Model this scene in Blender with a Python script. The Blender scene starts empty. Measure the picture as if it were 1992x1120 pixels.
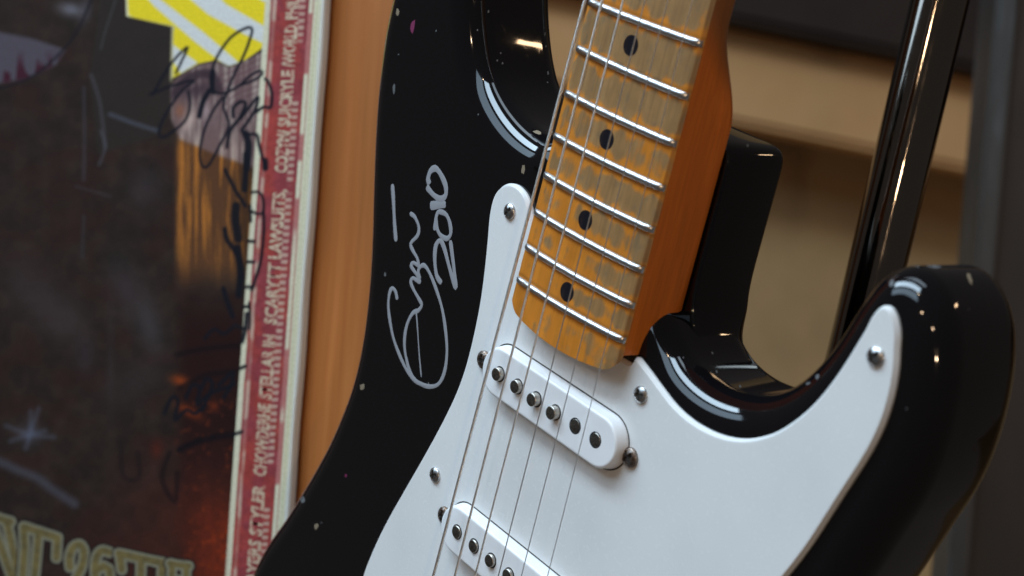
import bpy, bmesh, math, random
import numpy as np
from mathutils import Matrix, Vector
from mathutils.bvhtree import BVHTree
from mathutils.geometry import tessellate_polygon

random.seed(7); rng = np.random.default_rng(7)
scene = bpy.context.scene
COL = scene.collection

# ------------------------------------------------------------------ frames
# solved camera pose relative to the guitar (guitar frame in mm: x treble, y headstock, z out of the face)
def rodr(r):
    r = np.array(r, float); t = np.linalg.norm(r); k = r / t
    K = np.array([[0, -k[2], k[1]], [k[2], 0, -k[0]], [-k[1], k[0], 0]])
    return np.eye(3) + math.sin(t) * K + (1 - math.cos(t)) * K @ K
R_G = rodr([2.98114710, 0.568469265, -1.35981489])
T_G = np.array([-19.7104667, 184.125074, 570.079619])
FPX = 3008.3949
CAM_G = -R_G.T @ T_G
up = np.array([.085, -.996, 0.]); up /= np.linalg.norm(up)
fw = np.array([0, 0, 1.]); rt = np.cross(fw, up)
MW = np.array([rt, fw, up])                     # camera frame -> world frame
ORI = np.array([0, 0, 1.35])
def c2w(v): return MW @ np.array(v, float) * .001 + ORI       # camera mm -> world m
def cdir(v): return Vector(MW @ np.array(v, float)).normalized()
def gdir(v): return Vector(MW @ (R_G @ np.array(v, float))).normalized()
def g2w(v): return Vector(c2w(R_G @ np.array(v, float) + T_G))
def onface(u, v, z=0.):                          # photo point -> guitar plane at height z (mm)
    d = np.array([(u - 996) / FPX, (v - 560) / FPX, 1.]) @ R_G
    s = (z - CAM_G[2]) / d[2]
    return CAM_G + d * s
def atdepth(u, v, d):                            # point d mm in front of the lens, world
    return Vector(c2w([(u - 996) / FPX * d, (v - 560) / FPX * d, d]))

# ------------------------------------------------------------------ camera
cam = bpy.data.cameras.new("camera"); camo = bpy.data.objects.new("camera", cam); COL.objects.link(camo)
cx, cy, cz = MW @ [1, 0, 0], MW @ [0, -1, 0], MW @ [0, 0, -1]
camo.matrix_world = Matrix(((cx[0], cy[0], cz[0], ORI[0]), (cx[1], cy[1], cz[1], ORI[1]), (cx[2], cy[2], cz[2], ORI[2]), (0, 0, 0, 1)))
cam.sensor_width = 36; cam.lens = FPX / 1992 * 36
cam.clip_start = .02; cam.clip_end = 60
cam.dof.use_dof = True; cam.dof.focus_distance = .545; cam.dof.aperture_fstop = cam.lens / 5.0
scene.camera = camo

# ------------------------------------------------------------------ world + light
w = bpy.data.worlds.new("World"); scene.world = w; w.use_nodes = True
bg = w.node_tree.nodes["Background"]; bg.inputs[0].default_value = (.78, .69, .64, 1); bg.inputs[1].default_value = .09
scene.view_settings.view_transform = 'Standard'; scene.view_settings.look = 'None'
scene.view_settings.exposure = 0; scene.view_settings.gamma = 1
scene.cycles.use_denoising = True
scene.cycles.max_bounces = 8

def area(name, centre, target, sx, sy, color, radiance, upv=None):
    l = bpy.data.lights.new(name, 'AREA'); l.shape = 'RECTANGLE'; l.size = sx; l.size_y = sy
    l.color = color; l.energy = radiance * math.pi * sx * sy      # radiance W/sr/m2
    o = bpy.data.objects.new(name, l); COL.objects.link(o)
    z = (Vector(centre) - Vector(target)).normalized()
    y = Vector(upv) if upv is not None else Vector((0, 0, 1))
    x = y.cross(z).normalized(); y = z.cross(x).normalized()
    o.matrix_world = Matrix(((x[0], y[0], z[0], centre[0]), (x[1], y[1], z[1], centre[1]), (x[2], y[2], z[2], centre[2]), (0, 0, 0, 1)))
    return o
MID = g2w((0, 160, 0))
def pane(name, gd, dist, sx, sy, color, rad):
    d = gdir(gd); area(name, MID + d * dist, MID, sx, sy, color, rad, upv=gdir((0, .3, -1)))
pane('window_pane_main', (-.42, .76, .42), 2.4, 2.9, .58, (.62, .82, 1), 17.5)
pane('window_pane_low', (-.40, .57, .70), 2.4, 2.9, .64, (.58, .79, 1), 4.2)
pane('window_pane_high', (-.38, .93, .10), 2.4, 2.6, .30, (.68, .84, 1), 5)
def bulb(gd, dist, rad, power, color=(1, .70, .44)):
    l = bpy.data.lights.new('bulb', 'POINT'); l.shadow_soft_size = rad; l.energy = power; l.color = color
    o = bpy.data.objects.new('bulb', l); COL.objects.link(o); o.location = MID + gdir(gd) * dist
for gd_, ds_, rd_, pw_ in (((.28, .53, .80), 2.6, .035, 9), ((.62, .45, .62), 2.8, .035, 12), ((.10, .80, .55), 2.9, .03, 7), ((.80, .20, .54), 2.7, .034, 25)):
    bulb(gd_, ds_, rd_, pw_)
wd_ = Vector(MW @ np.array([.88, -.42, .0])).normalized()
area('warm_lamp', MID + wd_ * 2.4, MID, .34, .07, (1, .66, .38), 40)

# ------------------------------------------------------------------ helpers
def s2l(c):
    c = np.asarray(c, float) / 255.
    return np.where(c <= .04045, c / 12.92, ((c + .055) / 1.055) ** 2.4)
def noise_grid(shape_u, shape_v, U, V, seed):
    g = np.random.default_rng(seed).random((256, 256))
    a = U / shape_u; b = V / shape_v
    i = np.floor(a).astype(int); j = np.floor(b).astype(int); fa = a - i; fb = b - j
    fa = fa * fa * (3 - 2 * fa); fb = fb * fb * (3 - 2 * fb)
    G = lambda p, q: g[p % 256, q % 256]
    return (G(i, j) * (1 - fa) + G(i + 1, j) * fa) * (1 - fb) + (G(i, j + 1) * (1 - fa) + G(i + 1, j + 1) * fa) * fb
def fbm(su, sv, U, V, seed, o=4):
    r = 0; a = .5; t = 0
    for k in range(o):
        r = r + a * noise_grid(su / 2 ** k, sv / 2 ** k, U, V, seed + k); t += a; a *= .55
    return r / t
def sm(a, b, x):
    t = np.clip((x - a) / (b - a), 0, 1); return t * t * (3 - 2 * t)

def mat(name, base=(.5, .5, .5), rough=.5, metal=0., coat=0., coat_rough=.03, spec=.5, ior=1.5):
    m = bpy.data.materials.new(name); m.use_nodes = True
    b = m.node_tree.nodes["Principled BSDF"]
    b.inputs['Base Color'].default_value = (*base, 1); b.inputs['Roughness'].default_value = rough
    b.inputs['Metallic'].default_value = metal; b.inputs['Coat Weight'].default_value = coat
    b.inputs['Coat Roughness'].default_value = coat_rough; b.inputs['Specular IOR Level'].default_value = spec
    b.inputs['IOR'].default_value = ior
    return m
def N(m, t, **kw):
    n = m.node_tree.nodes.new(t)
    for k, v in kw.items():
        if k.startswith('i_'): n.inputs[k[2:].replace('_', ' ')].default_value = v
        else: setattr(n, k, v)
    return n
def LK(m, a, b): m.node_tree.links.new(a, b)
def B(m): return m.node_tree.nodes["Principled BSDF"]
def ramp(m, src, stops):
    r = N(m, 'ShaderNodeValToRGB'); e = r.color_ramp.elements
    while len(e) < len(stops): e.new(.5)
    for q, (p, c) in zip(e, stops): q.position = p; q.color = (*c, 1)
    LK(m, src, r.inputs[0]); return r
def noise_node(m, scale, detail=4, rough=.55, stretch=(1, 1, 1)):
    tc = N(m, 'ShaderNodeTexCoord'); mp = N(m, 'ShaderNodeMapping'); mp.inputs['Scale'].default_value = stretch
    LK(m, tc.outputs['Object'], mp.inputs['Vector'])
    n = N(m, 'ShaderNodeTexNoise'); n.inputs['Scale'].default_value = scale; n.inputs['Detail'].default_value = detail
    n.inputs['Roughness'].default_value = rough; LK(m, mp.outputs[0], n.inputs['Vector']); return n
def bump(m, src, strength, dist):
    b = N(m, 'ShaderNodeBump'); b.inputs['Strength'].default_value = strength; b.inputs['Distance'].default_value = dist
    LK(m, src, b.inputs['Height']); LK(m, b.outputs[0], B(m).inputs['Normal'])

def link_mesh(name, verts, faces, m, parent=None, smooth=True, sharp=None):
    me = bpy.data.meshes.new(name); me.from_pydata([tuple(v) for v in verts], [], faces); me.validate()
    if m: me.materials.append(m)
    if smooth:
        me.polygons.foreach_set('use_smooth', [True] * len(me.polygons))
        if sharp is not None: me.set_sharp_from_angle(angle=math.radians(sharp))
    o = bpy.data.objects.new(name, me); COL.objects.link(o)
    if parent is not None: o.parent = parent
    return o
def spline(pts, n=8, closed=True):
    P = np.array(pts, float); k = len(P); out = []
    for i in range(k if closed else k - 1):
        g = lambda j: P[j % k] if closed else P[min(max(j, 0), k - 1)]
        p0, p1, p2, p3 = g(i - 1), g(i), g(i + 1), g(i + 2)
        for t in np.arange(n) / n:
            out.append(.5 * ((2 * p1) + (-p0 + p2) * t + (2 * p0 - 5 * p1 + 4 * p2 - p3) * t * t + (-p0 + 3 * p1 - 3 * p2 + p3) * t ** 3))
    if not closed: out.append(P[-1])
    return np.array(out)
def ccw(P):
    x, y = P[:, 0], P[:, 1]
    return P if (x * np.roll(y, -1) - np.roll(x, -1) * y).sum() > 0 else P[::-1]
def resample(P, step):
    Q = np.vstack([P, P[:1]]); d = np.r_[0, np.cumsum(np.linalg.norm(np.diff(Q[:, :2], axis=0), axis=1))]
    n = max(8, int(d[-1] / step)); s = np.linspace(0, d[-1], n, endpoint=False)
    return np.c_[[np.interp(s, d, Q[:, k]) for k in range(Q.shape[1])]].T
def smooth_loop(P, it):
    for _ in range(it): P = (np.roll(P, 1, 0) + 2 * P + np.roll(P, -1, 0)) / 4
    return P
def normals2(P):
    t = np.roll(P, -1, 0)[:, :2] - np.roll(P, 1, 0)[:, :2]; t /= np.linalg.norm(t, axis=1)[:, None]
    return np.c_[t[:, 1], -t[:, 0]]
def slab(name, P, rings, m, parent, sharp=None, scale=.001):
    """P: ccw outline (n,2); rings: list of (inset array/scalar, z array/scalar) from top centre outward and down to the bottom."""
    n = len(P); nv = normals2(P); V = []; F = []
    for ins, z in rings:
        q = P[:, :2] - nv * np.reshape(ins * np.ones(n), (n, 1))
        V += [(*a, b) for a, b in zip(q, z * np.ones(n))]
    for r in range(len(rings) - 1):
        for i in range(n):
            j = (i + 1) % n; F.append((r * n + i, (r + 1) * n + i, (r + 1) * n + j, r * n + j))
    me = bpy.data.meshes.new(name); bm = bmesh.new()
    vs = [bm.verts.new(np.array(v) * scale) for v in V]
    for f in F: bm.faces.new([vs[i] for i in f])
    for off in (0, len(vs) - n):
        tris = tessellate_polygon([[Vector((V[off + i][0], V[off + i][1], 0)) for i in range(n)]])
        for a, b, c in tris:
            if len({a, b, c}) == 3: bm.faces.new((vs[off + a], vs[off + b], vs[off + c]))
    bmesh.ops.recalc_face_normals(bm, faces=bm.faces)
    bm.to_mesh(me); bm.free(); me.materials.append(m)
    me.polygons.foreach_set('use_smooth', [True] * len(me.polygons))
    if sharp is not None: me.set_sharp_from_angle(angle=math.radians(sharp))
    o = bpy.data.objects.new(name, me); COL.objects.link(o); o.parent = parent
    return o

# ------------------------------------------------------------------ materials
M = {}
m = M['black'] = mat('black_lacquer', (.0036, .0032, .0038), .05, spec=.5)
n1 = noise_node(m, 260, 3); r1 = ramp(m, n1.outputs['Fac'], [(0, (.03,) * 3), (.62, (.06,) * 3), (.78, (.16,) * 3)]); LK(m, r1.outputs[0], B(m).inputs['Roughness'])
n2 = noise_node(m, 55, 2); bump(m, n2.outputs['Fac'], .10, .0004)
m = M['guard'] = mat('white_pickguard_plastic', (.76, .77, .77), .33, spec=.4)
n1 = noise_node(m, 30, 5); r1 = ramp(m, n1.outputs['Fac'], [(.3, (.68, .675, .66)), (.55, (.715, .705, .685)), (.75, (.73, .72, .70))]); LK(m, r1.outputs[0], B(m).inputs['Base Color'])
n2 = noise_node(m, 400, 4); r2 = ramp(m, n2.outputs['Fac'], [(.3, (.25,) * 3), (.8, (.29,) * 3)]); LK(m, r2.outputs[0], B(m).inputs['Roughness'])
n3 = noise_node(m, 120, 5, .7, (1, .06, 1)); bump(m, n3.outputs['Fac'], .03, .0001)
m = M['cover'] = mat('aged_white_cover_plastic', (.78, .765, .755), .30, spec=.5)
n1 = noise_node(m, 90, 5); r1 = ramp(m, n1.outputs['Fac'], [(.3, (.76, .745, .735)), (.7, (.80, .79, .785))]); LK(m, r1.outputs[0], B(m).inputs['Base Color'])
m = M['nickel'] = mat('fret_nickel', (.58, .57, .56), .30, 1.)
m = M['steel'] = mat('string_steel', (.80, .79, .78), .34, 1.)
m = M['wound'] = mat('wound_string_nickel', (.86, .84, .81), .36, 1.)
tc = N(m, 'ShaderNodeTexCoord'); wv = N(m, 'ShaderNodeTexWave'); wv.bands_direction = 'Y'; wv.inputs['Scale'].default_value = 900
LK(m, tc.outputs['Object'], wv.inputs['Vector']); bump(m, wv.outputs['Fac'], .5, .0001)
m = M['screw'] = mat('screw_chrome', (.60, .59, .58), .30, 1.)
n1 = noise_node(m, 900, 3); r1 = ramp(m, n1.outputs['Fac'], [(.35, (.66, .65, .64)), (.7, (.30, .28, .26))]); LK(m, r1.outputs[0], B(m).inputs['Base Color'])
m = M['rusty'] = mat('tarnished_screw', (.22, .16, .12), .35, .9)
n1 = noise_node(m, 1200, 4); r1 = ramp(m, n1.outputs['Fac'], [(.35, (.34, .30, .27)), (.6, (.14, .08, .05))]); LK(m, r1.outputs[0], B(m).inputs['Base Color'])
m = M['pole'] = mat('tarnished_magnet_steel', (.11, .10, .085), .38, .9)
n1 = noise_node(m, 1500, 5); r1 = ramp(m, n1.outputs['Fac'], [(.3, (.22, .20, .17)), (.65, (.09, .075, .06))]); LK(m, r1.outputs[0], B(m).inputs['Base Color'])
m = M['pole_side'] = mat('magnet_side_steel', (.50, .46, .41), .34, 1.)
M['hole'] = mat('dark_hole', (.01, .01, .01), .8)
M['recess_dark'] = mat('recess_dark_fill', (.035, .030, .026), .6)  # plain dark fill for the screw slots and the cover ring
M['inlay'] = mat('black_dot_inlay', (.008, .008, .012), .22)
M['ink_silver'] = mat('silver_marker_ink', (.34, .34, .36), .42, .25)
m = M['chip'] = mat('bare_wood_chip', (.20, .15, .095), .7)
m = M['chip_pink'] = mat('magenta_mark', (.16, .012, .06), .6)
m = M['chip_grey'] = mat('worn_grey_chip', (.10, .10, .10), .6)
# neck lacquer: colour attribute times fine grain
m = M['neck'] = mat('amber_maple', (.4, .15, .03), .30, spec=.5)
at = N(m, 'ShaderNodeAttribute'); at.attribute_name = 'tint'
gr = noise_node(m, 700, 5, .6, (1, .06, 1)); g2 = ramp(m, gr.outputs['Fac'], [(.25, (.80, .78, .75)), (.75, (1.12, 1.12, 1.12))])
mx = N(m, 'ShaderNodeMix'); mx.data_type = 'RGBA'; mx.blend_type = 'MULTIPLY'; mx.inputs['Factor'].default_value = 1
LK(m, at.outputs['Color'], mx.inputs['A']); LK(m, g2.outputs[0], mx.inputs['B']); LK(m, mx.outputs['Result'], B(m).inputs['Base Color'])
LK(m, at.outputs['Alpha'], B(m).inputs['Roughness'])

# ------------------------------------------------------------------ GUITAR
guitar = bpy.data.objects.new('electric_guitar', None); COL.objects.link(guitar)
Rw = MW @ R_G
org = c2w(T_G)
guitar.matrix_world = Matrix([[*Rw[i], org[i]] for i in range(3)] + [[0, 0, 0, 1]])
guitar['label'] = 'black electric guitar with white pickguard, worn maple neck and silver autograph dated 2010'
guitar['category'] = 'guitar'

outline = [(-147, 262), (-147, 246), (-144.6, 228), (-142.2, 216), (-138.6, 202), (-133.8, 186), (-129.0, 171), (-125.3, 158), (-122.8, 147), (-120.5, 133),
 (-119.7, 120), (-120.8, 105), (-126.3, 82), (-134.3, 60.5), (-145, 36), (-155, 16), (-161, -2), (-164, -25), (-162, -48), (-152, -72), (-131, -92), (-95, -105), (-50, -111), (0, -113), (50, -110), (95, -101), (130, -84), (152, -58),
 (160, -30), (157, -5), (148, 18), (136, 40), (125, 62), (118, 84), (116, 105), (117.5, 124), (121.5, 141), (126, 156), (129, 168), (131.6, 179), (134, 189), (135.2, 199), (135.1, 210), (133.8, 221), (131.3, 231), (127.3, 240), (121.5, 246.5), (114, 250.3),
 (107, 249.5), (101.5, 244.5), (98, 237), (95.6, 228.5), (93.2, 220), (90.0, 212.5), (86, 205.5), (81, 199.5), (74.5, 194.5), (66.5, 191.2), (57.5, 189.6), (49, 190.0), (41.8, 192), (36, 195.6), (32.2, 200.5), (30.2, 206.5), (29.3, 214), (28.9, 226), (28.6, 240), (28.4, 250),
 (28.0, 254.4), (26.6, 256.6), (24, 257.4), (12, 257.6), (-12, 257.6), (-24, 257.4), (-27.5, 255.6), (-29.3, 251), (-32, 244), (-37.5, 239.2), (-45, 237.3), (-54, 237.6), (-63, 239.6), (-72, 243.3), (-80, 248.6), (-86.6, 256.6), (-92.3, 266.4), (-97, 277), (-101.5, 289), (-107.5, 303), (-115, 314), (-124, 319.5), (-133, 317), (-140, 307), (-144.5, 292), (-146.5, 277)]
P = spline(ccw(np.array(outline, float)), 6)
P = resample(P, 1.3); P = smooth_loop(P, 6)
# edge radius: full roundover, tight at the neck tongue
rad = np.full(len(P), 11.5)
dt = np.maximum(np.abs(P[:, 0]) - 34, 0) + np.maximum(214 - P[:, 1], 0)
rad = 2.2 + (11.5 - 2.2) * sm(0, 22, dt)
rad = smooth_loop(rad[:, None], 40)[:, 0]
nb = 14; TH = 44.5
def body_rings(rad, ztop_, top=True):
    rr = [(rad + 1.2, ztop_), (rad + .35, ztop_)] if top else [(1.5, ztop_), (.8, ztop_), (.25, ztop_ - .25), (0, ztop_ - .8)]
    if top:
        for k in range(nb + 1):
            a = math.pi / 2 * (1 - k / nb); rr.append((rad * (1 - math.cos(a)), -rad * (1 - math.sin(a))))
    for k in range(nb + 1):
        a = math.pi / 2 * k / nb; rr.append((rad * (1 - math.cos(a)), -TH + rad * (1 - math.sin(a))))
    return rr + [(rad + .35, -TH), (rad + 1.2, -TH)]
# upper layer: the face stops in a rounded lip beside the neck; the tongue under the heel is the lower layer
ol = [p for p in outline]
i0 = ol.index((32.2, 200.5)); i1 = ol.index((-37.5, 239.2))
up_ = ol[:i0] + [(32.2, 198.6), (28.0, 201.6), (22, 203.2), (12, 204), (0, 206), (-12, 213), (-21, 224), (-29, 233.5)] + ol[i1:]
PA = smooth_loop(resample(spline(ccw(np.array(up_, float)), 6), 1.3), 5)
radA = 11.5 - 5.5 * sm(26, 14, PA[:, 0]) * sm(-34, -22, PA[:, 0]) * sm(190, 200, PA[:, 1]); radA = smooth_loop(radA[:, None], 12)[:, 0]
body = slab('body', PA, body_rings(radA, 0.), M['black'], guitar)
keep = (P[:, 1] > 150)
def clip_low(Q):                                             # tongue outline: the cutaway side, closed well inside the body
    m_ = (Q[:, 1] > 186) & (Q[:, 0] > -60) & (Q[:, 0] < 52); k0 = np.where(m_)[0]
    br_ = np.where(np.diff(k0) > 1)[0]
    if len(br_): k0 = np.r_[k0[br_[0] + 1:], k0[:br_[0] + 1]]
    return Q[k0]
LT = clip_low(P); LT = LT - normals2(LT) * (.25 * sm(31, 37, np.abs(LT[:, 0])) * (LT[:, 1] < 236))[:, None]; LT = LT[3:-3]; LT = np.vstack([LT, [(-46, 215), (-34, 176), (30, 165)], [(49 + 12 * math.cos(a_), 177.0 + 12 * math.sin(a_)) for a_ in np.linspace(-1.2, 1.3, 12)]])
LT = resample(LT, 1.3); radL = 2.4 + 9.1 * sm(0, 22, np.maximum(np.abs(LT[:, 0]) - 31, 0) * 1.6 + np.maximum(206 - LT[:, 1], 0) * .8)
tongue = slab('tongue', LT, body_rings(radL, -16.2, False), M['black'], guitar)
bmj = bmesh.new(); bmj.from_mesh(body.data); bmj.from_mesh(tongue.data); bmj.to_mesh(body.data); bmj.free()
bpy.data.objects.remove(tongue); nm = body.data
nm.set_sharp_from_angle(angle=math.radians(50))
bv = BVHTree.FromPolygons([v.co[:] for v in nm.vertices], [p.vertices[:] for p in nm.polygons])
def ray(u, v):
    d = np.array([(u - 996) / FPX, (v - 560) / FPX, 1.]) @ R_G; d /= np.linalg.norm(d)
    h = bv.ray_cast(Vector(CAM_G * .001), Vector(d))
    return (h[0], h[1]) if h[0] is not None else (None, None)

# ---- pickguard
gl = [(-36.8, 215), (-40.3, 217.6), (-45.3, 218.9), (-50.1, 217.9), (-53.8, 214.8), (-55.5, 210.4), (-55.2, 203.8), (-53.2, 195.0), (-50.7, 182.4), (-49.2, 171), (-48.6, 157.3), (-49.2, 144.9),
      (-51.5, 133), (-55.8, 118.6), (-61.1, 103.2), (-67.0, 86.9), (-72.2, 71.9), (-76.2, 57.3), (-78.6, 43), (-78, 28), (-72, 17), (-60, 11), (-45, 10)]
gb = [(-44, 9), (-43, 10), (40, 10), (43, 6), (45, -10), (52, -25), (66, -42), (84, -58), (100, -67), (112, -66), (118, -55), (117, -38), (110, -18), (101, 6), (94, 30), (89, 55), (88, 78), (91, 102), (97, 125)]
gr_ = [(107.3, 153), (110.0, 160), (112.6, 169), (115.2, 179.5), (117.8, 189.5), (120.4, 199), (121.8, 208.3), (121.7, 216.7), (120.3, 224.8), (117.9, 232), (115.2, 236.8), (112.3, 239.3), (110.2, 239.2), (108.3, 237.2), (107.0, 233.3), (105.8, 227), (103.5, 218), (100.1, 208), (95.5, 199.2), (89.3, 190.8), (82.8, 185.3), (75.8, 181.5), (67.5, 179.2), (58.2, 178.6), (49.8, 179.8), (43, 182.2), (36, 185)]
GP = np.vstack([spline(gl, 6, False), np.array(gb, float)[1:], spline(gr_, 6, False), [(28.9, 187.6), (28.2, 187.2), (28.0, 184), (-28.0, 184), (-28.2, 190), (-28.4, 203), (-30, 206.5)]])
GP = resample(ccw(GP), 1.0)
GP = smooth_loop(GP, 2)
wg_ = (sm(95, 104, GP[:, 0]) * (1 - sm(228, 234, GP[:, 1])))[:, None]; GP = GP * (1 - wg_) + smooth_loop(GP, 60) * wg_
z0 = .05
guard = slab('pickguard', GP, [(1.6, 2.2), (1.0, 2.2), (.85, 2.17), (.25, 1.25), (.10, 1.0), (0, .9), (0, z0)], M['guard'], guitar, sharp=30)

# ---- neck
L_SC = 647.7
def fy(n): return L_SC * 2 ** (-n / 12)
meas = {14: (287.9, 288.1), 15: (272.9, 271.9), 16: (257.9, 257.2), 17: (243.1, 243.1), 18: (229.5, 229.7), 19: (216.3, 216.3), 20: (203.6, 204.4), 21: (191.5, 192.4)}
def fret_ends(n):
    if n in meas: a, b = meas[n]; return (.75 * a + .25 * fy(n), .75 * b + .25 * fy(n))
    return fy(n), fy(n)
def nw(y): return 56.2 - (y - 180) * 14 / 467.
ZE = 7.7
def ztop(x): return ZE + (28.1 ** 2 - x * x) / 368.
strings_x = {1: (-29.8, -25.3), 2: (-17.8, -14.9), 3: (-7.6, -4.8), 4: (4.4, 5.3), 5: (15.6, 14.6), 6: (28.3, 24.2)}
ENDP = [(1000, 562), (1001, 592), (1011, 608), (1045, 637), (1085, 664), (1130, 691), (1170, 707), (1200, 712)]
endc = np.array([onface(u, v, 8.6)[:2] for u, v in ENDP])
# end curve y_end(x)
exx = np.array([-27.9, -27.3, -25.5, -20, -10, 0, 10, 19, 24, 26.6, 27.9]); 
def yend(x):
    x = np.abs(x); core = 178.3 + .0040 * (x - 0) ** 2
    r = 6.5; e = np.clip((x - (28.1 - r)) / r, 0, 1)
    return core + r * .95 * (1 - np.sqrt(np.maximum(1 - e * e, 0)))
ys = np.concatenate([np.linspace(0, 1, 300) * 134 + 180, np.linspace(316, 648, 60)])
nt = 120; nl = 44
V = []; tint = []
fe = {n: fret_ends(n) for n in range(12, 22)}
rows = []
def row(yv, first=False):
    x = np.linspace(-1, 1, nt) * 0 + np.sin(np.linspace(-1, 1, nt) * math.pi / 2 * .93) / math.sin(math.pi / 2 * .93)
    hw = nw(max(yv, 180)) / 2
    X = x * hw; Z = ztop(X) ; Z = Z - .9 * sm(.955, 1, np.abs(x)) 
    return X, Z
for k, yv in enumerate(ys):
    X, Z = row(yv)
    Y = np.full(nt, yv)
    # squeeze the first rows against the rounded end of the fretboard
    ye = yend(X); fr = np.clip((yv - 180) / 14., 0, 1); Y = np.where(yv < 194, ye + (194 - ye) * fr, Y)
    t = sm(262, 296, yv); hw = nw(yv) / 2; side_top = ZE - 1.0
    bb = -16.; rc = 2.0
    box = [(hw, side_top)] + [(hw, side_top + (bb + rc - side_top) * f_) for f_ in np.linspace(.04, 1, 12)]
    box += [(hw - rc + rc * math.cos(a_), bb + rc - rc * math.sin(a_)) for a_ in np.linspace(.25, math.pi / 2, 5)] + [(hw * f_, bb) for f_ in (.7, .5, .3, .1)]
    box = np.array(box); dd = np.r_[0, np.cumsum(np.hypot(*np.diff(box, axis=0).T))]; uu = np.linspace(0, dd[-1], nl // 2); box = np.c_[np.interp(uu, dd, box[:, 0]), np.interp(uu, dd, box[:, 1])]
    th = np.linspace(0, math.pi / 2 - .04, 60); cc = np.c_[hw * np.cos(th) ** .92, side_top - 1.2 * (th > 0) + (-13.4 - side_top) * np.sin(th) ** .95]
    dd = np.r_[0, np.cumsum(np.hypot(*np.diff(cc, axis=0).T))]; uu = np.linspace(0, dd[-1], nl // 2); cc = np.c_[np.interp(uu, dd, cc[:, 0]), np.interp(uu, dd, cc[:, 1])]
    half = box * (1 - t) + cc * t
    XL = np.r_[half[:, 0], -half[::-1, 0]]; ZL = np.r_[half[:, 1], half[::-1, 1]]
    YL = np.interp(XL, X, Y)
    V += list(zip(X, Y, Z)) + list(zip(XL, YL, ZL))
V = np.array(V); nr = nt + nl
F = []
for r in range(len(ys) - 1):
    for i in range(nr):
        j = (i + 1) % nr; F.append((r * nr + i, r * nr + j, (r + 1) * nr + j, (r + 1) * nr + i))
F.append(tuple(range(nr))[::-1])
F.append(tuple(range((len(ys) - 1) * nr, len(ys) * nr)))
neck = link_mesh('neck', V * .001, F, M['neck'], guitar, True, 55)
bm = bmesh.new(); bm.from_mesh(neck.data); bmesh.ops.recalc_face_normals(bm, faces=bm.faces); bm.to_mesh(neck.data); bm.free()
# colour: amber lacquer, played through to grey wood between the frets
X, Y, Z = V.T
istop = (np.tile(np.r_[np.ones(nt), np.zeros(nl)], len(ys)) > 0)
n_a = fbm(3.2, 3.2, X + 300, Y + 300, 3); n_b = fbm(1.1, 7, X + 300, Y, 11); n_c = fbm(9, 9, X + 200, Y, 21, 3); n_d = fbm(.45, 14, X + 300, Y, 31, 3)
fn = np.arange(12, 22); fyv = np.array([fy(n) for n in fn])[::-1]
dn = np.abs(Y[:, None] - fyv[None]).min(1)
cell = np.interp(Y, fyv, fn[::-1].astype(float))             # 21 at the end, lower towards the head
wearlvl = np.interp(cell, [13, 16, 18, 20, 21, 22], [.80, .73, .60, .50, .44, .14])
wearlvl = np.where(Y < fyv[0], .30, wearlvl)
side = sm(-14, 12, X)                                        # treble side is worn further down the neck
wearlvl = wearlvl + .30 * (side - .45) * sm(15.5, 19, cell)
strx = np.stack([np.interp(Y, [0, 192, 648], [a, b, a + (b - a) * 648 / 192]) for a, b in strings_x.values()], 1)
ds = (X[:, None] - strx); near = np.exp(-(np.abs(ds).min(1) / 2.2) ** 2)
scal = 2.6 + .9 * (1 - near) + 2.4 * (n_a - .5)
wr = wearlvl + .95 * (n_c - .5) + .42 * (n_a - .5) + .34 * (n_b - .5) - .62 * np.exp(-(dn / np.maximum(scal, .8)) ** 2.2) + .16 * (near - .4) - .6 * sm(23, 27.5, -X)
wear = sm(.33, .64, wr)[:, None]
amber = s2l((204, 126, 40)) * (0.80 + .45 * n_c[:, None]); grey = s2l((150, 112, 66)) * (0.72 + .5 * n_d[:, None]) * (.85 + .3 * n_a[:, None])
dirt = s2l((110, 95, 72))
top = amber * (1 - wear) + grey * wear
dk = (sm(.60, .78, fbm(2.0, 5, X + 50, Y + 90, 77)) * .5 * wear[:, 0])[:, None]; top = top * (1 - dk) + dirt * dk
edge = sm(25.2, 27.6, np.abs(X))[:, None] * .55; top = top * (1 - edge) + s2l((140, 92, 44)) * edge
sidec = s2l((216, 118, 38)) * (.84 + .32 * fbm(2.2, 40, Z + 100, Y + 50, 5, 4)[:, None])
tup = (sm(274, 292, Y - .9 * (Z + 4)))[:, None]; sidec = sidec * (1 - tup) + s2l((150, 96, 52)) * tup  # brown shading of the rounded neck shoulder put into the side colour
fd = (1 - .38 * np.exp(-((dn - 1.3) / .55) ** 2) * (.5 + n_c))[:, None]; top = top * fd
col = np.where(istop[:, None], top, sidec) * 1.0
rough = np.where(istop, .36 + .22 * wear[:, 0], .42)
ca = neck.data.color_attributes.new('tint', 'FLOAT_COLOR', 'POINT')
ca.data.foreach_set('color', np.c_[col, rough].astype(np.float32).ravel())

# headstock (above the picture, plain)
hs = [(-21, 640), (-21.5, 655), (-26, 668), (-31, 690), (-30, 730), (-27, 775), (-24, 805), (-10, 822), (12, 826), (32, 812), (36, 795), (28, 782), (26, 765), (30, 740), (34, 715), (38, 690), (34, 672), (24, 662), (21.5, 652), (21, 640)]
HP = resample(ccw(spline(hs, 5)), 2.5)
hd = slab('headstock', HP, [(1.2, 3.), (.6, 3.), (0, 2.2), (0, -9.), (.8, -10.)], mat('headstock_maple', (.36, .17, .05), .35), guitar, sharp=35)
nutp = np.array([(-21, 646), (21, 646), (21, 649.5), (-21, 649.5)], float)
slab('nut', nutp, [(0.2, 10.2), (0, 9.8), (0, 6)], M['cover'], guitar, sharp=30)

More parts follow.
